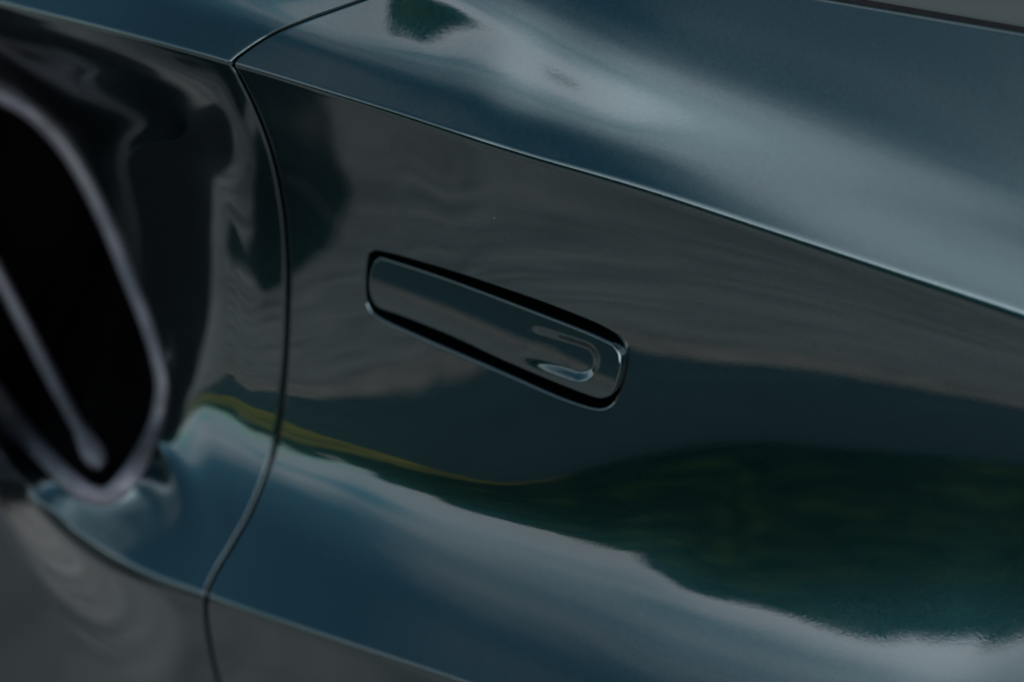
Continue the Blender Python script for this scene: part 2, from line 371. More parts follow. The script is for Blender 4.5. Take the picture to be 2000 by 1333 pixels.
    def state(Lu, Lv):
        n = np.cross(Lv[:, None]*D-up/FPX, Lu[:, None]*D+rt/FPX); n /= np.linalg.norm(n, axis=1, keepdims=True)
        n *= -np.sign((n*D).sum(1, keepdims=True))
        th = np.arcsin(np.clip(n[:, 2], -1, 1)); ps = np.arctan2(n[:, 0], -n[:, 1]); return th, ps
    t_fix = normals(u, v, T, psiT); kfix = sstep((430-u)/60)*(reg > 0)
    def resid(Lu, Lv):
        th, ps = state(Lu, Lv); t = t_fix*kf+normals(u, v, T, np.clip(ps, -1.1, 1.1))*(1-kf)
        return 2*(th-t)*we, (ps-psiT)*np.cos(th)*wp
    # smoothness rows: second differences of the net
    def d2(n, m): 
        Q = np.zeros((n-2, n)); 
        for i in range(n-2): Q[i, i:i+3] = (1, -2, 1)
        return Q
    g = np.r_[KU[0], KU[0], KU, KU[-1], KU[-1]]; gu_ = np.array([g[i:i+3].mean() for i in range(len(g)-2)]); gu_ = gu_[:NU]
    gu_ = np.array([np.r_[[KU[0]]*3, KU, [KU[-1]]*3][i+1:i+4].mean() for i in range(NU)])
    Qu = np.zeros((NU-2, NU))
    for i in range(NU-2):
        h1, h2 = gu_[i+1]-gu_[i], gu_[i+2]-gu_[i+1]; Qu[i, i:i+3] = np.array([1/h1, -(1/h1+1/h2), 1/h2])*1.0
    N = NU*NW; rg = []
    for i in range(NU-2):
        for j in range(NW): rg.append(([(i+k)*NW+j for k in range(3)]+[0], list(WRU*(9 if j < NWS[0]-1 else 1)*Qu[i][i:i+3])+[0]))
    o = 0
    for r_ in range(3):
        m = NWS[r_]
        for k in range(m-3):
            for i in range(NU): rg.append(([i*NW+o+k+q for q in range(4)], [WRW*(4, 1, 1)[r_]*x for x in (1, -3, 3, -1)]))
        o += m-1
    RI = np.array([r_[0] for r_ in rg]); RV = np.array([r_[1] for r_ in rg])
    NB = 4*NW; nblk = -(-N//NB); NP = nblk*NB
    def normal_eq(parts):
        """block tridiagonal J'J and J'r from sparse rows"""
        D = np.zeros((nblk, NB, NB)); E = np.zeros((nblk-1, NB, NB)); g = np.zeros(NP)
        for I, J, r in parts:
            p = np.repeat(I, I.shape[1], axis=1).ravel(); q = np.tile(I, (1, I.shape[1])).ravel()
            val = (J[:, :, None]*J[:, None, :]).reshape(-1)
            bp_, bq_ = p//NB, q//NB; m = bp_ == bq_
            D += np.bincount(bp_[m]*NB*NB+(p[m] % NB)*NB+q[m] % NB, val[m], nblk*NB*NB).reshape(D.shape)
            m = bq_ == bp_+1
            E += np.bincount(bp_[m]*NB*NB+(p[m] % NB)*NB+q[m] % NB, val[m], (nblk-1)*NB*NB).reshape(E.shape)
            g += np.bincount(I.ravel(), (J*r[:, None]).ravel(), NP)
        return D, E, g
    # start on a plane y = 0
    plane = np.log(np.maximum(-CAM[1]/np.maximum(D[:, 1], 0.2), 0.3))
    ii = np.arange(NB)
    A, E, g = normal_eq([(IX, B0, plane), (RI, RV*1e-3, np.zeros(len(RI)))]); A[:, ii, ii] += 1e-6
    c0 = block_solve((A, E), g.reshape(nblk, NB), nblk)
    for it in range(NIT):
        kf = np.maximum(kfix, 1.0 if it < 3 else 0.0)
        Lu, Lv = (Bu*c0[IX]).sum(1), (Bv*c0[IX]).sum(1); h = 2e-6
        r1, r2 = resid(Lu, Lv); r1u, r2u = resid(Lu+h, Lv); r1v, r2v = resid(Lu, Lv+h)
        J1 = ((r1u-r1)/h)[:, None]*Bu+((r1v-r1)/h)[:, None]*Bv
        J2 = ((r2u-r2)/h)[:, None]*Bu+((r2v-r2)/h)[:, None]*Bv
        k1 = 1/np.sqrt(1+(r1/0.35)**2)
        A, E, g = normal_eq([(IX, J1*k1[:, None], r1*k1), (IX, J2, r2), (RI, RV, (RV*c0[RI]).sum(1))])
        A[:, ii, ii] += 1e-3+1e-7*np.trace(A, axis1=1, axis2=2).mean()
        step = block_solve((A, E), -g.reshape(nblk, NB), nblk)
        c0 = c0+(0.6 if it < 3 else 1.0)*step
        if VERB: print(it, 'eps rms', np.degrees(np.sqrt(np.mean(r1[inf > 0]**2))), 'psi', np.degrees(np.sqrt(np.mean(r2**2))), 'step', np.abs(step).max(), flush=True)
    return c0[:N].reshape(NU, NW).T
VERB = False
NIT, WC, WRU, WRW = 10, 0, 42.0, 1.3
def sheet_from(c):
    us = np.arange(U0, U1+1, H); vs = np.arange(V0, V1+1, H); Cc = c; A = bspl(KU, us)@Cc.T
    u, v = np.meshgrid(us, vs); w = wcoord(u, v); L = np.empty(u.shape)
    for i in range(len(us)): L[:, i] = bw(w[:, i])@A[i]
    # the window line and the bottom carry on straight
    for i in range(len(us)):
        k = np.searchsorted(w[:, i], 0.0)+1
        L[:k, i] = L[k, i]-(L[k+2, i]-L[k, i])/2*np.arange(k, 0, -1)
        k = np.searchsorted(w[:, i], 3.0)-2
        if k < len(vs)-2: L[k+1:, i] = L[k, i]+(L[k, i]-L[k-2, i])/2*np.arange(1, len(vs)-k)
    # creases get their radius: smooth across, wide where the lower edge softens to the left
    w1 = np.interp(us, [0, 500, 1500, 2000], [13, 10, 17, 26]); w2 = np.interp(us, [-100, 0, 200, 400, 900], [60, 50, 30, 12, 10])
    def soft(L, c, wd):
        Ls = L.copy(); n = 12; acc = 0; wt = 0
        dist = np.abs(v-c(u)); s = wd[None, :]*sstep(1.6-dist/(wd[None, :]*1.6+6)) 
        jj = np.arange(len(vs))[:, None]+0*u; ii = np.arange(len(us))[None, :]+0*jj.astype(int)
        for k in np.linspace(-1, 1, 2*n+1):
            g = (1-k*k); p = np.clip(jj+k*s/H, 0, len(vs)-1.001); q = p.astype(int); f = p-q
            acc = acc+g*(L[q, ii]*(1-f)+L[q+1, ii]*f); wt += g
        return acc/wt
    L = soft(L, CR1, w1); L = soft(L, CR2, w2)
    s = Sheet(U0, V0, H, L); a = float(s.lnD(np.array(968.), np.array(645.))); s.L = L-a+math.log(DIST); return s
NET = solve_body()
BODY = sheet_from(NET)
_p = BODY.P(np.array([0., 560, 968, 1990, 600, 600, 1990, 1990]), np.array([600., 600, 645, 600, 10, 1250, 80, 1320]))
print('BODY', np.round(_p, 3).tolist())

GAP_V = np.array([-500, -180, -90, 0, 20, 60, 100, 122, 150, 200, 300, 400, 500, 600, 700, 800, 870, 940, 1000, 1060, 1120, 1160, 1200, 1260, 1333, 1600, 1960.])
GAP_U = np.array([2200, 1230, 940, 712, 655, 548, 480, 455, 467, 492, 530, 551, 560, 561, 557, 548, 536, 514, 489, 456, 420, 403, 402, 410, 426, 500, 610.])
_gs = curve(np.stack([GAP_V, GAP_U], 1))
def gapu(v): return _gs(v)

car = empty('sports_car', (0, 0.9, GZ))
tag(car, 'dark teal green metallic sports car with a flush door handle and a black side intake', 'car')
def world_to_car(o): o.matrix_parent_inverse = car.matrix_world.inverted() if False else Matrix.Translation(-Vector(car.location))
def part(name, v, f, m, parent=None, smooth=True):
    o = link(name, v, f, m, parent or car, smooth)
    if parent is None: world_to_car(o)
    return o

# rows: fractions between the form lines, denser next to the creases
def fracs(n, a=0.55):
    t = np.linspace(0, 1, n+1); return t*(1-a)+a*(0.5-0.5*np.cos(np.pi*t))
ROWS = [(WIN, CR1, fracs(150)), (CR1, CR2, fracs(270)), (CR2, off(CR2, 560), fracs(70, 0.2))]
def rowset():
    """list of (curve_a, curve_b, t)"""
    r = []
    for k, (a, b, ts) in enumerate(ROWS):
        for t in (ts if k == 0 else ts[1:]): r.append((a, b, t))
    return r
RS = rowset()
def row_v(u, row): a, b, t = row; return a(u)*(1-t)+b(u)*t
def gap_on_row(row):
    # intersection of this row with the gap line
    u = 560.0; vs = np.arange(-495, 1955, 1.0); gu = gapu(vs); d = row_v(gu, row)-vs
    idx = np.where(d[:-1]*d[1:] <= 0)[0]
    if len(idx) == 0: return None
    i = idx[-1]; t = d[i]/(d[i]-d[i+1]+1e-9); return gu[i]*(1-t)+gu[i+1]*t
GR = np.array([gap_on_row(r) or 1230. for r in RS])
HALF = 7.2   # half the shut line in photograph pixels
def grid_faces(nr, nc, flip=False):
    i = np.arange(nr*nc).reshape(nr, nc)
    f = np.stack([i[:-1, :-1], i[1:, :-1], i[1:, 1:], i[:-1, 1:]], -1).reshape(-1, 4)
    return f

def edge_roll(P, N, T, r=0.0016, depth=0.012, k=5):
    """rows of points rolling from edge points P: T = direction out over the edge, N = surface normal"""
    rows = []
    for a in np.linspace(0, math.pi/2, k+1)[1:]:
        rows.append(P+T*(r*math.sin(a))-N*(r*(1-math.cos(a))))
    rows.append(rows[-1]-N*depth)
    return rows
def smooth_loop(pts, n, closed=True):
    P = np.array(pts, float); m = len(P); out = []
    for i in range(m):
        p0, p1, p2, p3 = P[i-1], P[i], P[(i+1) % m], P[(i+2) % m]
        for t in np.linspace(0, 1, 12, endpoint=False):
            out.append(0.5*((2*p1)+(-p0+p2)*t+(2*p0-5*p1+4*p2-p3)*t*t+(-p0+3*p1-3*p2+p3)*t**3))
    O = np.array(out); O = np.vstack([O, O[:1]])
    s = np.r_[0, np.cumsum(np.linalg.norm(np.diff(O, axis=0), axis=1))]
    q = np.linspace(0, s[-1], n, endpoint=False)
    return np.stack([np.interp(q, s, O[:, 0]), np.interp(q, s, O[:, 1])], 1)

HOLE = smooth_loop([(737,487),(722,490),(713,502),(709,536),(709,575),(716,603),(740,626),(820,663),(948,718),(1076,774),(1140,797),(1172,803),(1196,795),(1210,775),(1224,734),(1227,700),(1214,663),(1172,633),(1076,593),(980,559),(884,527),(788,499)], 1200)
INTAKE = smooth_loop([(0,178),(67,218),(138,294),(206,418),(256,533),(296,636),(318,705),(326,761),(313,833),(279,908),(236,965),(196,982),(144,960),(74,890),(-6,790),(-120,640),(-215,470),(-250,300),(-220,190),(-140,140),(-60,150)], 1200)

def panel(name, ucols, hole, rows_idx, cols_idx, left_gap, right_edge_roll):
    """ucols: (nr,nc) photograph columns per row. hole cut by an O-grid inside the index rectangle."""
    nr, nc = ucols.shape
    V = np.stack([row_v(ucols[j], RS[j]) for j in range(nr)])
    P = BODY.P(ucols, V).reshape(-1, 3)
    faces = grid_faces(nr, nc)
    j0, j1 = rows_idx; i0, i1 = cols_idx
    idx = np.arange(nr*nc).reshape(nr, nc)
    keep = np.ones((nr-1, nc-1), bool); keep[j0:j1, i0:i1] = False
    faces = faces[keep.ravel()]
    # perimeter, clockwise in the image: top left -> top right -> bottom right -> bottom left
    sides = [idx[j0, i0:i1], idx[j0:j1, i1], idx[j1, i1:i0:-1], idx[j1:j0:-1, i0]]
    UV = np.stack([ucols.ravel(), V.ravel()], 1)
    hp = hole
    area = 0.5*np.sum(hp[:, 0]*np.roll(hp[:, 1], -1)-np.roll(hp[:, 0], -1)*hp[:, 1])
    if area < 0: hp = hp[::-1]
    corners = []
    cen = hp.mean(0); ext = np.ptp(hp, axis=0)
    rc = [UV[idx[j0, i0]], UV[idx[j0, i1]], UV[idx[j1, i1]], UV[idx[j1, i0]]]
    for c in rc: corners.append(int(np.argmin(np.linalg.norm(hp-c, axis=1))))
    per = []; inner = []
    n = len(hp)
    for s in range(4):
        a, b = corners[s], corners[(s+1) % 4]
        if b <= a: b += n
        m = len(sides[s]); q = (a+(b-a)*np.arange(m)/m)
        qi = np.floor(q).astype(int); fr = (q-qi)[:, None]
        inner.append(hp[qi % n]*(1-fr)+hp[(qi+1) % n]*fr); per.append(sides[s])
    per = np.concatenate(per); inner = np.vstack(inner); outer = UV[per]
    Kr = 14; allP = [P]; base = len(P); ring_prev = per; F = [faces]; m = len(per)
    for k in range(1, Kr+1):
        t = k/Kr; t = 1-(1-t)**1.3
        q = outer*(1-t)+inner*t; allP.append(BODY.P(q[:, 0], q[:, 1])); cur = base+np.arange(m); base += m
        F.append(np.stack([ring_prev, cur, np.roll(cur, -1), np.roll(ring_prev, -1)], 1)); ring_prev = cur
    E = allP[-1]; N = BODY.N(inner[:, 0], inner[:, 1])
    tan = np.roll(E, -1, 0)-np.roll(E, 1, 0); tan /= np.linalg.norm(tan, axis=1, keepdims=True)
    T = np.cross(N, tan); T /= np.linalg.norm(T, axis=1, keepdims=True)
    cen3 = E.mean(0); 
    if np.sum((cen3-E)*T) < 0: T = -T
    for q in edge_roll(E, N, T, 0.0022, 0.016):
        allP.append(q); cur = base+np.arange(m); base += m
        F.append(np.stack([ring_prev, cur, np.roll(cur, -1), np.roll(ring_prev, -1)], 1)); ring_prev = cur
    # shut line edge
    col = 0 if left_gap else nc-1
    ge = idx[:, col]; E2 = P[ge]; N2 = BODY.N(ucols[:, col], V[:, col])
    tan = np.gradient(E2, axis=0); tan /= np.linalg.norm(tan, axis=1, keepdims=True)
    T2 = np.cross(N2, tan); T2 /= np.linalg.norm(T2, axis=1, keepdims=True)
    ref = E2-P[idx[:, 1 if left_gap else nc-2]]
    sg = np.sign((ref*T2).sum(1, keepdims=True)); T2 = T2*sg
    prev = ge
    for q in edge_roll(E2, N2, T2, 0.0013, 0.012):
        allP.append(q); cur = base+np.arange(nr); base += nr
        f = np.stack([prev[:-1], cur[:-1], cur[1:], prev[1:]], 1)
        F.append(f if left_gap else f[:, ::-1]); prev = cur
    # top edge: short return flange
    te = idx[0, :]; E3 = P[te]; N3 = BODY.N(ucols[0], V[0]); prev = te
    ref = E3-P[idx[2, :]]; ref /= np.linalg.norm(ref, axis=1, keepdims=True)
    for q in edge_roll(E3, N3, ref, 0.004, 0.015, 6):
        allP.append(q); cur = base+np.arange(nc); base += nc
        F.append(np.stack([prev[:-1], cur[:-1], cur[1:], prev[1:]], 1)[:, ::-1]); prev = cur
    verts = np.vstack(allP); F = np.vstack(F)
    return part(name, verts, F, PAINT)

nr = len(RS)
w = np.linspace(0, 1, 500)
w = w**1.08
ud = (GR+HALF)[:, None]*(1-w)+2700*w
# index rectangle round the handle: rows between, columns between
rows1 = 150
def find_rect(uc, loop, margin):
    V = np.stack([row_v(uc[j], RS[j]) for j in range(nr)])
    # indices of grid nodes near the loop's box, in index space
    from_idx = []
    jj, ii = [], []
    for q in loop[::20]:
        d = (uc-q[0])**2+(V-q[1])**2; k = int(np.argmin(d)); jj.append(k//uc.shape[1]); ii.append(k % uc.shape[1])
    return (max(2, min(jj)-margin[0]), min(nr-3, max(jj)+margin[0])), (max(1, min(ii)-margin[1]), min(uc.shape[1]-3, max(ii)+margin[1]))
rr, cc = find_rect(ud, HOLE, (7, 6))
door = panel('door', ud, HOLE, rr, cc, True, False)
w = np.linspace(0, 1, 300)
uq = -400*(1-w)+(GR-HALF)[:, None]*w
rr, cc = find_rect(uq, INTAKE, (5, 5))
quarter = panel('rear_quarter_panel', uq, INTAKE, rr, cc, False, False)

# ---- black seal behind the shut line
def sweep_strip(name, u, v, half, depth, mat, parent):
    P = BODY.P(u, v); N = BODY.N(u, v); t = np.gradient(P, axis=0); t /= np.linalg.norm(t, axis=1, keepdims=True)
    S = np.cross(N, t); prof = [(-half, -depth), (-half*0.4, -depth+0.002), (half*0.4, -depth+0.002), (half, -depth), (half, -depth-0.004), (-half, -depth-0.004)]
    m = len(prof); V = np.stack([P+S*a+N*b for a, b in prof], 1).reshape(-1, 3); n = len(P); f = []
    i = np.arange(n*m).reshape(n, m); j = np.roll(i, -1, 1)
    f = np.stack([i[:-1], j[:-1], j[1:], i[1:]], -1).reshape(-1, 4)
    return part(name, V, f, mat, parent)
gv = np.linspace(-150, 1700, 300); sweep_strip('door_seal', gapu(gv), gv, 0.012, 0.0115, RUBBER, None)

# ------------------------------------------------------------------ door handle
HANDLE = smooth_loop([(756,505),(737,505),(725,518),(719,546),(719,568),(725,590),(740,605),(788,622),(884,661),(980,706),(1076,747),(1140,772),(1166,780),(1184,778),(1198,766),(1209,734),(1212,706),(1204,680),(1172,659),(1076,620),(884,547)], 700)
def build_handle():
    us = np.arange(600, 1340, 2.0); vs = np.arange(380, 900, 2.0); u, v = np.meshgrid(us, vs)
    # distance above the diagonal where road turns into verge
    dg = curve([(600, 470), (728, 533), (1150, 727), (1340, 815)])(u)-v
    top = curve([(600, 455), (756, 505), (884, 547), (1076, 620), (1172, 659), (1340, 730)])(u)
    eps = np.where(dg < 0, -12.2+dg*0.17, -12.2+dg*0.13)
    th = normals(u, v, eps, 0*u)
    ct = np.cos(th); psi = R(0)+0*u; n = np.stack([np.sin(psi)*ct, -np.cos(psi)*ct, np.sin(th)], -1)
    L = integrate(u, v, n, 2.0, 0.5); s = Sheet(600, 380, 2.0, L)
    a = float(s.lnD(np.array(968.), np.array(645.))); s.L = L-a+float(BODY.lnD(np.array(968.), np.array(645.)))-0.0008/DIST
    # finger dimple pressed into the nose end
    ax0, ax1 = np.array([1030., 672.]), np.array([1131., 706.])
    def dimple(q):
        d = ax1-ax0; t = np.clip(((q-ax0)@d)/(d@d), -0.6, 1.0); c = ax0+t[:, None]*d; r = np.linalg.norm(q-c, axis=1)
        k = sstep((42-r)/19)
        return k*sstep((t+0.15)/1.0)*0.0034
    n_ = len(HANDLE); loop = HANDLE
    # medial segment
    m0, m1 = np.array([760., 560.]), np.array([1165., 722.]); d = m1-m0
    t = np.clip(((loop-m0)@d)/(d@d), 0, 1); med = m0+t[:, None]*d
    rings = []; Kr = 46; N = None
    P = []
    dist = np.linalg.norm(loop-med, axis=1, keepdims=True); t0 = 5.2/dist
    for k in range(Kr+1):
        tt = t0+(0.9995-t0)*k/Kr; q = loop*(1-tt)+med*tt
        p = s.P(q[:, 0], q[:, 1]); nn = s.N(q[:, 0], q[:, 1]); p = p-nn*dimple(q)[:, None]
        P.append(p)
        if k == 0: E, NE = p, nn
    tan = np.roll(E, -1, 0)-np.roll(E, 1, 0); tan /= np.linalg.norm(tan, axis=1, keepdims=True)
    T = np.cross(NE, tan)
    if np.sum((E-E.mean(0))*T) < 0: T = -T
    roll = edge_roll(E, NE, T, 0.0018, 0.010, 8)
    rows = roll[::-1]+P
    m = len(loop); V = np.vstack(rows); i = np.arange(len(rows)*m).reshape(len(rows), m); j = np.roll(i, -1, 1)
    f = np.stack([i[:-1], j[:-1], j[1:], i[1:]], -1).reshape(-1, 4)
    # close the slit along the medial line
    last = i[-1]; cap = [list(map(int, last))]
    o = link('door_handle', V, np.vstack([f]), PAINT, door)
    return s, o
HS, handle = build_handle()
# black cup behind the handle
def build_cup():
    loop = HOLE[::6]; cen = loop.mean(0); q = cen+(loop-cen)*1.02
    P = BODY.P(q[:, 0], q[:, 1]); N = BODY.N(q[:, 0], q[:, 1])
    a = P-N*0.010; b = P-N*0.026; m = len(q); c = (b.mean(0)+(b-b.mean(0))*0.9)
    V = np.vstack([a, b, c, c.mean(0)[None]]); f = []
    for k in range(m):
        k2 = (k+1) % m; f += [(k, k2, m+k2, m+k), (m+k, m+k2, 2*m+k2, 2*m+k), (2*m+k, 2*m+k2, 3*m)]
    link('handle_recess', V, f, BLACK, door)
build_cup()

# ------------------------------------------------------------------ side intake
def tube(path, radx, radn, Nn, closed, mat, name, parent, k=14):
    n = len(path)
    if closed: t = np.roll(path, -1, 0)-np.roll(path, 1, 0)
    else: t = np.gradient(path, axis=0)
    t /= np.linalg.norm(t, axis=1, keepdims=True); S = np.cross(Nn, t); S /= np.linalg.norm(S, axis=1, keepdims=True); N2 = np.cross(t, S)
    a = np.linspace(0, 2*np.pi, k, endpoint=False)
    rx = np.broadcast_to(radx, (n,)); rn = np.broadcast_to(radn, (n,))
    ca, sa = np.cos(a), np.sin(a)
    V = (path[:, None]+S[:, None]*(ca[None, :, None]*rx[:, None, None])+N2[:, None]*(sa[None, :, None]*rn[:, None, None])).reshape(-1, 3)
    i = np.arange(n*k).reshape(n, k); j = np.roll(i, -1, 1)
    if closed: i2, j2 = np.roll(i, -1, 0), np.roll(j, -1, 0); f = np.stack([i, j, j2, i2], -1).reshape(-1, 4)
    else: f = np.stack([i[:-1], j[:-1], j[1:], i[1:]], -1).reshape(-1, 4)
    return link(name, V, f, mat, parent)
RIM = smooth_loop([(0,188),(67,228),(135,302),(202,424),(250,539),(290,640),(310,707),(317,761),(304,829),(270,903),(229,957),(196,971),(148,950),(81,883),(0,782),(-110,632),(-205,465),(-240,300),(-210,200),(-140,152),(-60,160)], 400)
Pr = BODY.P(RIM[:, 0], RIM[:, 1]); Nr = BODY.N(RIM[:, 0], RIM[:, 1])
kk = np.ones(25)/25
Nr = np.stack([np.convolve(np.r_[Nr[-12:, c], Nr[:, c], Nr[:12, c]], kk, 'valid') for c in range(3)], 1); Nr /= np.linalg.norm(Nr, axis=1, keepdims=True)
surround = tube(Pr-Nr*0.001, 0.0078, 0.0065, Nr, True, RIMM, 'intake_surround', quarter)
INW = np.array([-0.45, 0.85, -0.1]); INW /= np.linalg.norm(INW)
def duct():
    a = Pr; cen = a.mean(0); rows = [a-Nr*0.002, a+INW*0.03, cen+(a-cen)*0.9+INW*0.15, cen+(a-cen)*0.6+INW*0.28]
    m = len(a); V = np.vstack(rows+[(cen+INW*0.28)[None]]); f = []
    for r in range(3):
        for k in range(m): k2 = (k+1) % m; f.append((r*m+k, r*m+k2, (r+1)*m+k2, (r+1)*m+k))
    for k in range(m): f.append((3*m+k, 3*m+(k+1) % m, 4*m))
    link('intake_duct', V, f, BLACK, quarter)
duct()
def vane():
    q = np.stack([np.interp(np.linspace(0, 1, 60), [0, .2, .45, .75, .93, 1], [-150, -85, 5, 110, 172, 196]),
                  np.interp(np.linspace(0, 1, 60), [0, .2, .45, .75, .93, 1], [270, 380, 552, 755, 868, 915])], 1)
    ks = np.ones(7)/7
    # the blade spans the mouth: its depth follows the rim around it
    dr = np.linalg.norm(q[:, None]-RIM[None], axis=2); wgt = 1/(dr**2+60); dep = (wgt*(((Pr-CAM)@fw)[None])).sum(1)/wgt.sum(1)
    D = rays(q[:, 0], q[:, 1]); P = CAM+D*(dep-0.012)[:, None]
    N = -D/np.linalg.norm(D, axis=1, keepdims=True)
    t = np.linspace(0, 1, 60); rx = 0.0052+0.0060*sstep((t-0.88)/0.1)
    end = np.sqrt(np.clip(1-((np.clip(t, 0.93, 1)-0.93)/0.07)**2, 0.0, 1))      # rounded, closed foot
    tube(P, rx*end, 0.012*end, N, False, RIMM, 'intake_vane', quarter, 16)
vane()

# ------------------------------------------------------------------ window line, glass
def strip(name, da, db, outa, outb, mat, n=160, k=8, parent=None):
    u = np.linspace(700, 2700, n); rows = []
    for i in range(k+1):
        t = i/k; rows.append((u, WIN(u)-(da+(db-da)*t)))
    P0 = BODY.P(u, WIN(u)); N0 = BODY.N(u, WIN(u))
    return P0, N0
uW = np.linspace(700, 2700, 200); PW = BODY.P(uW, WIN(uW))
def lathe_strip(name, prof, mat):
    """prof = list of (inward y, up z) offsets from the door's top edge"""
    V = np.stack([PW+np.array([0, a, b]) for a, b in prof], 1).reshape(-1, 3); m = len(prof); n = len(PW)
    i = np.arange(n*m).reshape(n, m); f = np.stack([i[:-1, :-1], i[:-1, 1:], i[1:, 1:], i[1:, :-1]], -1).reshape(-1, 4)
    return part(name, V, f, mat)
arc = [(0.004+0.006*(1-math.cos(a)), -0.006+0.007*math.sin(a)) for a in np.linspace(0, math.pi, 10)]
lathe_strip('window_seal', arc+[(0.018, -0.02)], RUBBER)
GLASS, gnt, gb = new_mat('tinted_window_glass')
gb.inputs['Base Color'].default_value = (0.012, 0.020, 0.020, 1); gb.inputs['Roughness'].default_value = 0.02; gb.inputs['Specular IOR Level'].default_value = 0.1
gl = [(0.013+0.28*t, -0.02+0.5*math.sin(t*1.2)) for t in np.linspace(0, 1, 24)]
lathe_strip('window_glass', gl, GLASS)

# ------------------------------------------------------------------ the rest of the car behind the flank: it shades the road
def rest_of_car():
    xs = np.linspace(-2.1, 2.4, 46); ring = []
    for x in xs:
        a = (x-0.1)/2.3; body = max(0.02, 1-abs(a)**5)
        roof = 0.42*math.exp(-((x+0.15)/1.05)**4)
        half = 0.62*body+0.02; zt = -0.10+0.25*(body-1)+roof; zb = GZ+0.14
        pts = [(0.66+0.4*(1-body), zb), (0.66+0.4*(1-body), -0.25), (0.64+0.5*(1-body), -0.10), (0.60+0.5*(1-body), max(-0.10, zt-0.03)), (0.95, zt+0.02), (1.42-0.6*(1-body), max(-0.10, zt-0.03)), (1.60-0.7*(1-body), -0.10), (1.66-0.7*(1-body), -0.25), (1.62-0.7*(1-body), zb)]
        ring.append([(x, y, z) for y, z in pts])
    V = np.array(ring).reshape(-1, 3); n, m = len(xs), 9; i = np.arange(n*m).reshape(n, m); j = np.roll(i, -1, 1)
    F = [list(map(int, q)) for q in np.stack([i[:-1], j[:-1], j[1:], i[1:]], -1).reshape(-1, 4)]+[list(range(m)), list(range((n-1)*m, n*m))]
    part('body_shell', V, F, PAINT)
rest_of_car()

# ------------------------------------------------------------------ rear wheel (its black tyre is what the intake pocket mirrors)
def wheel(x, y, z, r=0.35, wd=0.29):
    e = bpy.data.objects.new('rear_wheel', None); COL.objects.link(e); e.parent = car; e.location = (x-car.location.x, y-car.location.y, z-car.location.z)
    def lathe(name, prof, mat, n=96):
        a = np.linspace(0, 2*np.pi, n, endpoint=False); V = []
        for rr_, yy in prof: V.append(np.stack([rr_*np.cos(a), np.full(n, yy), rr_*np.sin(a)], 1))
        V = np.vstack(V); m = len(prof); i = np.arange(n*m).reshape(m, n); j = np.roll(i, -1, 1)
        f = np.stack([i[:-1], j[:-1], j[1:], i[1:]], -1).reshape(-1, 4)
        return link(name, V, f, mat, e)
    lathe('tyre', [(0.255, -0.11), (0.27, -0.135), (0.31, -0.145), (0.335, -0.135), (0.348, -0.11), (0.35, 0), (0.348, 0.11), (0.335, 0.135), (0.3, 0.145), (0.25, 0.12)], RUBBER)
    lathe('wheel_rim', [(0.26, -0.118), (0.255, -0.11), (0.245, -0.06), (0.24, 0.1)], RIMM)
    vs, fs = [], []
    for s in range(10):
        a = 2*math.pi*s/10; ca, sa = math.cos(a), math.sin(a)
        for (rr_, tt, y0, y1) in ((0.03, 0.016, -0.09, -0.06), (0.25, 0.011, -0.112, -0.085)):
            for t in (-tt, tt):
                for yy in (y0, y1): vs.append((rr_*ca-t*sa, yy, rr_*sa+t*ca))
        b = s*8; fs += [(b, b+1, b+3, b+2), (b+4, b+6, b+7, b+5), (b, b+4, b+5, b+1), (b+2, b+3, b+7, b+6), (b, b+2, b+6, b+4), (b+1, b+5, b+7, b+3)]
    link('wheel_spokes', vs, fs, RIMM, e, False)
    lathe('brake_disc', [(0.0, 0.0), (0.17, 0.0), (0.17, 0.02), (0.0, 0.02)], RIMM)
wheel(-1.08, -0.05, GZ+0.36)

# ------------------------------------------------------------------ surroundings mirrored in the paint
def sheet(name, x0, x1, y0, y1, z, mat, kind='structure', label=None, nx=2, ny=2):
    xs = np.linspace(x0, x1, nx); ys = np.linspace(y0, y1, ny); X, Y = np.meshgrid(xs, ys)
    V = np.stack([X, Y, 0*X+z], -1).reshape(-1, 3); i = np.arange(nx*ny).reshape(ny, nx)
    f = np.stack([i[:-1, :-1], i[:-1, 1:], i[1:, 1:], i[1:, :-1]], -1).reshape(-1, 4)
    o = link(name, V, f, mat, None, False); tag(o, label, None, None, kind); return o
GRASSD = simple('dark_gravel', (0.050, 0.080, 0.092), 0.9, noise=(3.0, 0.35))
MEADOW = simple('dry_meadow', (0.33, 0.28, 0.035), 0.9, noise=(0.45, 0.75))
KERB = simple('pale_gravel', (0.42, 0.34, 0.29), 0.9, noise=(9.0, 0.4))
LEAF = simple('leaves', (0.060, 0.098, 0.014), 0.7, noise=(0.8, 0.6))
BARK = simple('bark', (0.06, 0.05, 0.04), 0.9, noise=(6.0, 0.4))
for m_ in (GRASSD, MEADOW, KERB, LEAF, BARK, ASPH): m_.node_tree.nodes['Principled BSDF'].inputs['Specular IOR Level'].default_value = 0.12
sheet('ground', -900, 900, -900, 900, GZ-0.02, GRASSD)
sheet('road', -60, 60, -2.45, 40, GZ, ASPH)
def ragged_strip(name, x0, x1, ya, yb, z, amp, mat):
    r = np.random.default_rng(9); n = 2600; xs = np.linspace(x0, x1, n)
    def edge(y): return y+amp*(0.6*np.interp(xs, np.linspace(x0, x1, 260), r.normal(size=260))+0.5*np.interp(xs, np.linspace(x0, x1, 1300), r.normal(size=1300)))
    A, B = edge(ya), edge(yb); V = np.stack([np.r_[xs, xs], np.r_[A, B], np.full(2*n, z)], 1); i = np.arange(n-1)
    o = link(name, V, np.stack([i, i+1, i+1+n, i+n], 1), mat, None, False); tag(o, None, None, None, 'structure')
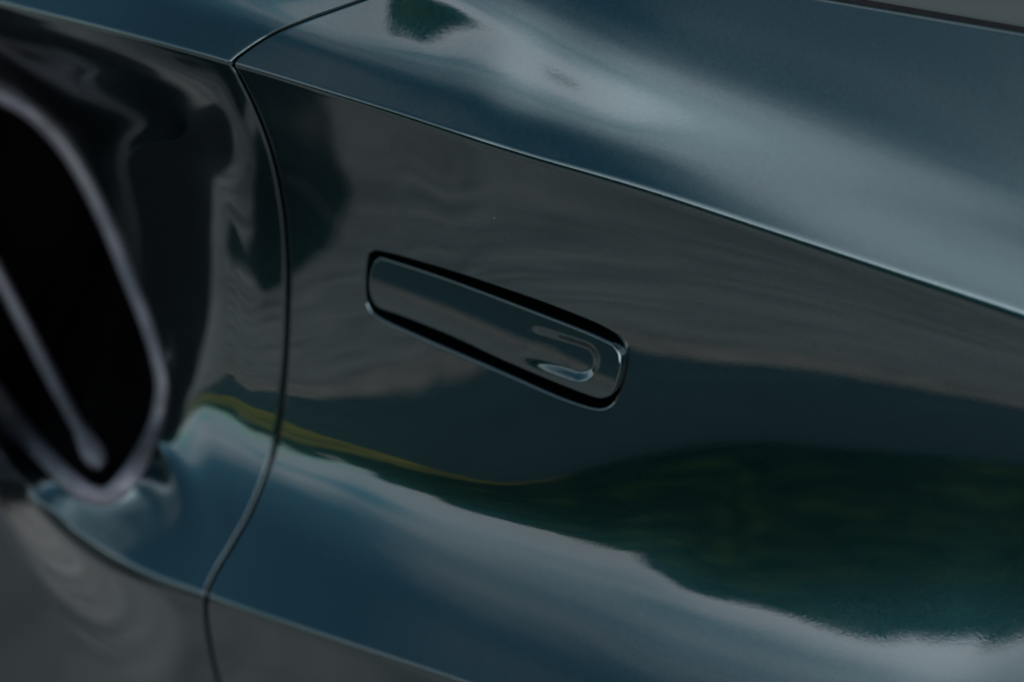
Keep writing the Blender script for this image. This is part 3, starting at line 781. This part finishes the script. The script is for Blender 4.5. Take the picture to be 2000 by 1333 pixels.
ragged_strip('gravel_verge', -26, 26, -2.95, -2.42, GZ+0.004, 0.05, KERB)
sheet('meadow', -300, -6, -140, -5.0, GZ-0.012, MEADOW)

def rounded_box(sx, sy, sz, n=18, p=5.0):
    th = np.linspace(-np.pi/2, np.pi/2, n); ph = np.linspace(0, 2*np.pi, 2*n, endpoint=False); T_, P_ = np.meshgrid(th, ph, indexing='ij')
    x, y, z = np.cos(T_)*np.cos(P_), np.cos(T_)*np.sin(P_), np.sin(T_)
    k = (np.abs(x)**p+np.abs(y)**p+np.abs(z)**p)**(-1/p); V = np.stack([x*k*sx, y*k*sy, z*k*sz], -1).reshape(-1, 3)
    i = np.arange(n*2*n).reshape(n, 2*n); j = np.roll(i, -1, 1)
    return V, np.stack([i[:-1], j[:-1], j[1:], i[1:]], -1).reshape(-1, 4)
def bag(x, y, rz):  # made-up prop out of view, added for the dark reflection near the shut line
    e = empty('reflection_prop', (x, y, GZ)); e.rotation_euler = (0, 0, rz)
    tag(e, 'made-up black bag added out of view for its dark reflection in the paint', 'bag')
    V, F = rounded_box(0.22, 0.13, 0.10); link('prop_body', V+np.array([0, 0, 0.10]), F, RUBBER, e)
    V, F = rounded_box(0.222, 0.135, 0.022); link('prop_lid', V+np.array([0, 0, 0.205]), F, RUBBER, e)
    V, F = rounded_box(0.15, 0.03, 0.065); link('prop_pocket', V+np.array([0, -0.145, 0.085]), F, RUBBER, e)
    t = np.linspace(0, 1, 30); P = np.stack([-0.09+0.18*t, 0*t, 0.215+0.07*np.sin(np.pi*t)], 1); N = np.tile([0, 1., 0], (30, 1)); tube(P, 0.008, 0.014, N, False, RUBBER, 'prop_handle', e, 10)
    a_ = np.linspace(0, 2*np.pi, 90, endpoint=False); k = (np.abs(np.cos(a_))**5+np.abs(np.sin(a_))**5)**-0.2
    e.scale = (0.80, 0.85, 0.85)
    for z in (0.183, 0.03):
        P = np.stack([np.cos(a_)*k*0.224, np.sin(a_)*k*0.134, 0*a_+z], 1); tube(P, 0.004, 0.005, np.tile([0, 0, 1.], (90, 1)), True, RIMM, 'prop_piping', e, 8)
bag(-0.83, -0.67, R(8))

def make_tree(h, w_, nleaf, seed):
    r = np.random.default_rng(seed)
    root = empty('broadleaf_tree')
    # trunk with limbs
    V, F = [], []
    def limb(a, b, ra, rb, k=7):
        a, b = np.array(a, float), np.array(b, float); d = b-a; d /= np.linalg.norm(d); s = np.cross(d, [0.3, 0.9, 0.1]); s /= np.linalg.norm(s); t = np.cross(d, s); b0 = len(V)
        for p, rad in ((a, ra), (b, rb)):
            for q in range(k): an = 2*math.pi*q/k; V.append(p+s*rad*math.cos(an)+t*rad*math.sin(an))
        for q in range(k): F.append((b0+q, b0+(q+1) % k, b0+k+(q+1) % k, b0+k+q))
    limb((0, 0, 0), (0, 0, h*0.45), w_*0.045, w_*0.03)
    blobs = []
    for i in range(9):
        a = r.uniform(0, 6.28); rad = r.uniform(.15, .38)*w_; z = h*(.12+.73*(i/8)); e = (rad*math.cos(a), rad*math.sin(a), z)
        limb((0, 0, min(h*.4, z*.8)), e, w_*0.018, w_*0.006); blobs.append((e, w_*r.uniform(.18, .3)))
    blobs.append(((0, 0, h*.86), w_*.2))
    link('trunk', np.array(V), F, BARK, root)
    c = []; 
    for (e, s) in blobs:
        m = nleaf//len(blobs); d = r.normal(size=(m, 3)); d /= np.linalg.norm(d, axis=1, keepdims=True); rr_ = s*r.uniform(.35, 1.0, (m, 1))**0.6
        c.append(np.array(e)+d*rr_*np.array([1, 1, .85]))
    c = np.vstack(c); m = len(c); ls = w_*0.035
    a = r.normal(size=(m, 3)); a /= np.linalg.norm(a, axis=1, keepdims=True); b = np.cross(a, r.normal(size=(m, 3))); b /= np.linalg.norm(b, axis=1, keepdims=True)
    sz = ls*r.uniform(.6, 1.5, (m, 1))
    V = np.stack([c-a*sz, c+b*sz*.6, c+a*sz, c-b*sz*.6], 1).reshape(-1, 3)
    link('crown', V, np.arange(4*m).reshape(m, 4), LEAF, root, False)
    return root
protos = [make_tree(8, 7, 5000, 1), make_tree(10, 8, 6000, 2), make_tree(7, 8, 5000, 3)]
def copy_tree(src):
    n = src.copy(); COL.objects.link(n)
    for ch in src.children: c = ch.copy(); COL.objects.link(c); c.parent = n
    return n
used = set()
def place(k, x, y, s, rz):
    o = protos[k] if k not in used else copy_tree(protos[k]); used.add(k)
    o.location = (x, y, GZ-0.02); o.rotation_euler = (0, 0, rz); o.scale = (s, s, s*random.uniform(.85, 1.15))
    tag(o, 'dark green broadleaf tree across the road, mirrored in the car paint', 'tree', 'trees across the road mirrored in the paint')
for i in range(60):      # the treeline: low and far towards the tail, tall and near towards the nose
    azd = -72+i*2.15+random.uniform(-.8, .8); d = float(np.interp(azd, [-60, -40, -24, 0], [66, 58, 36, 25]))*random.uniform(.95, 1.1)
    el = float(np.interp(azd, [-60, -35, -24, -12, -5, 9, 14, 25], [2.0, 3.6, 8.5, 13.5, 18.5, 18, 5, 3]))
    k = i % 3; h = (d*math.tan(R(el))+0.7)*random.uniform(.86, 1.08)
    place(k, d*math.sin(R(azd)), -d*math.cos(R(azd)), h/(8, 10, 7)[k]*1.02, random.uniform(0, 6))
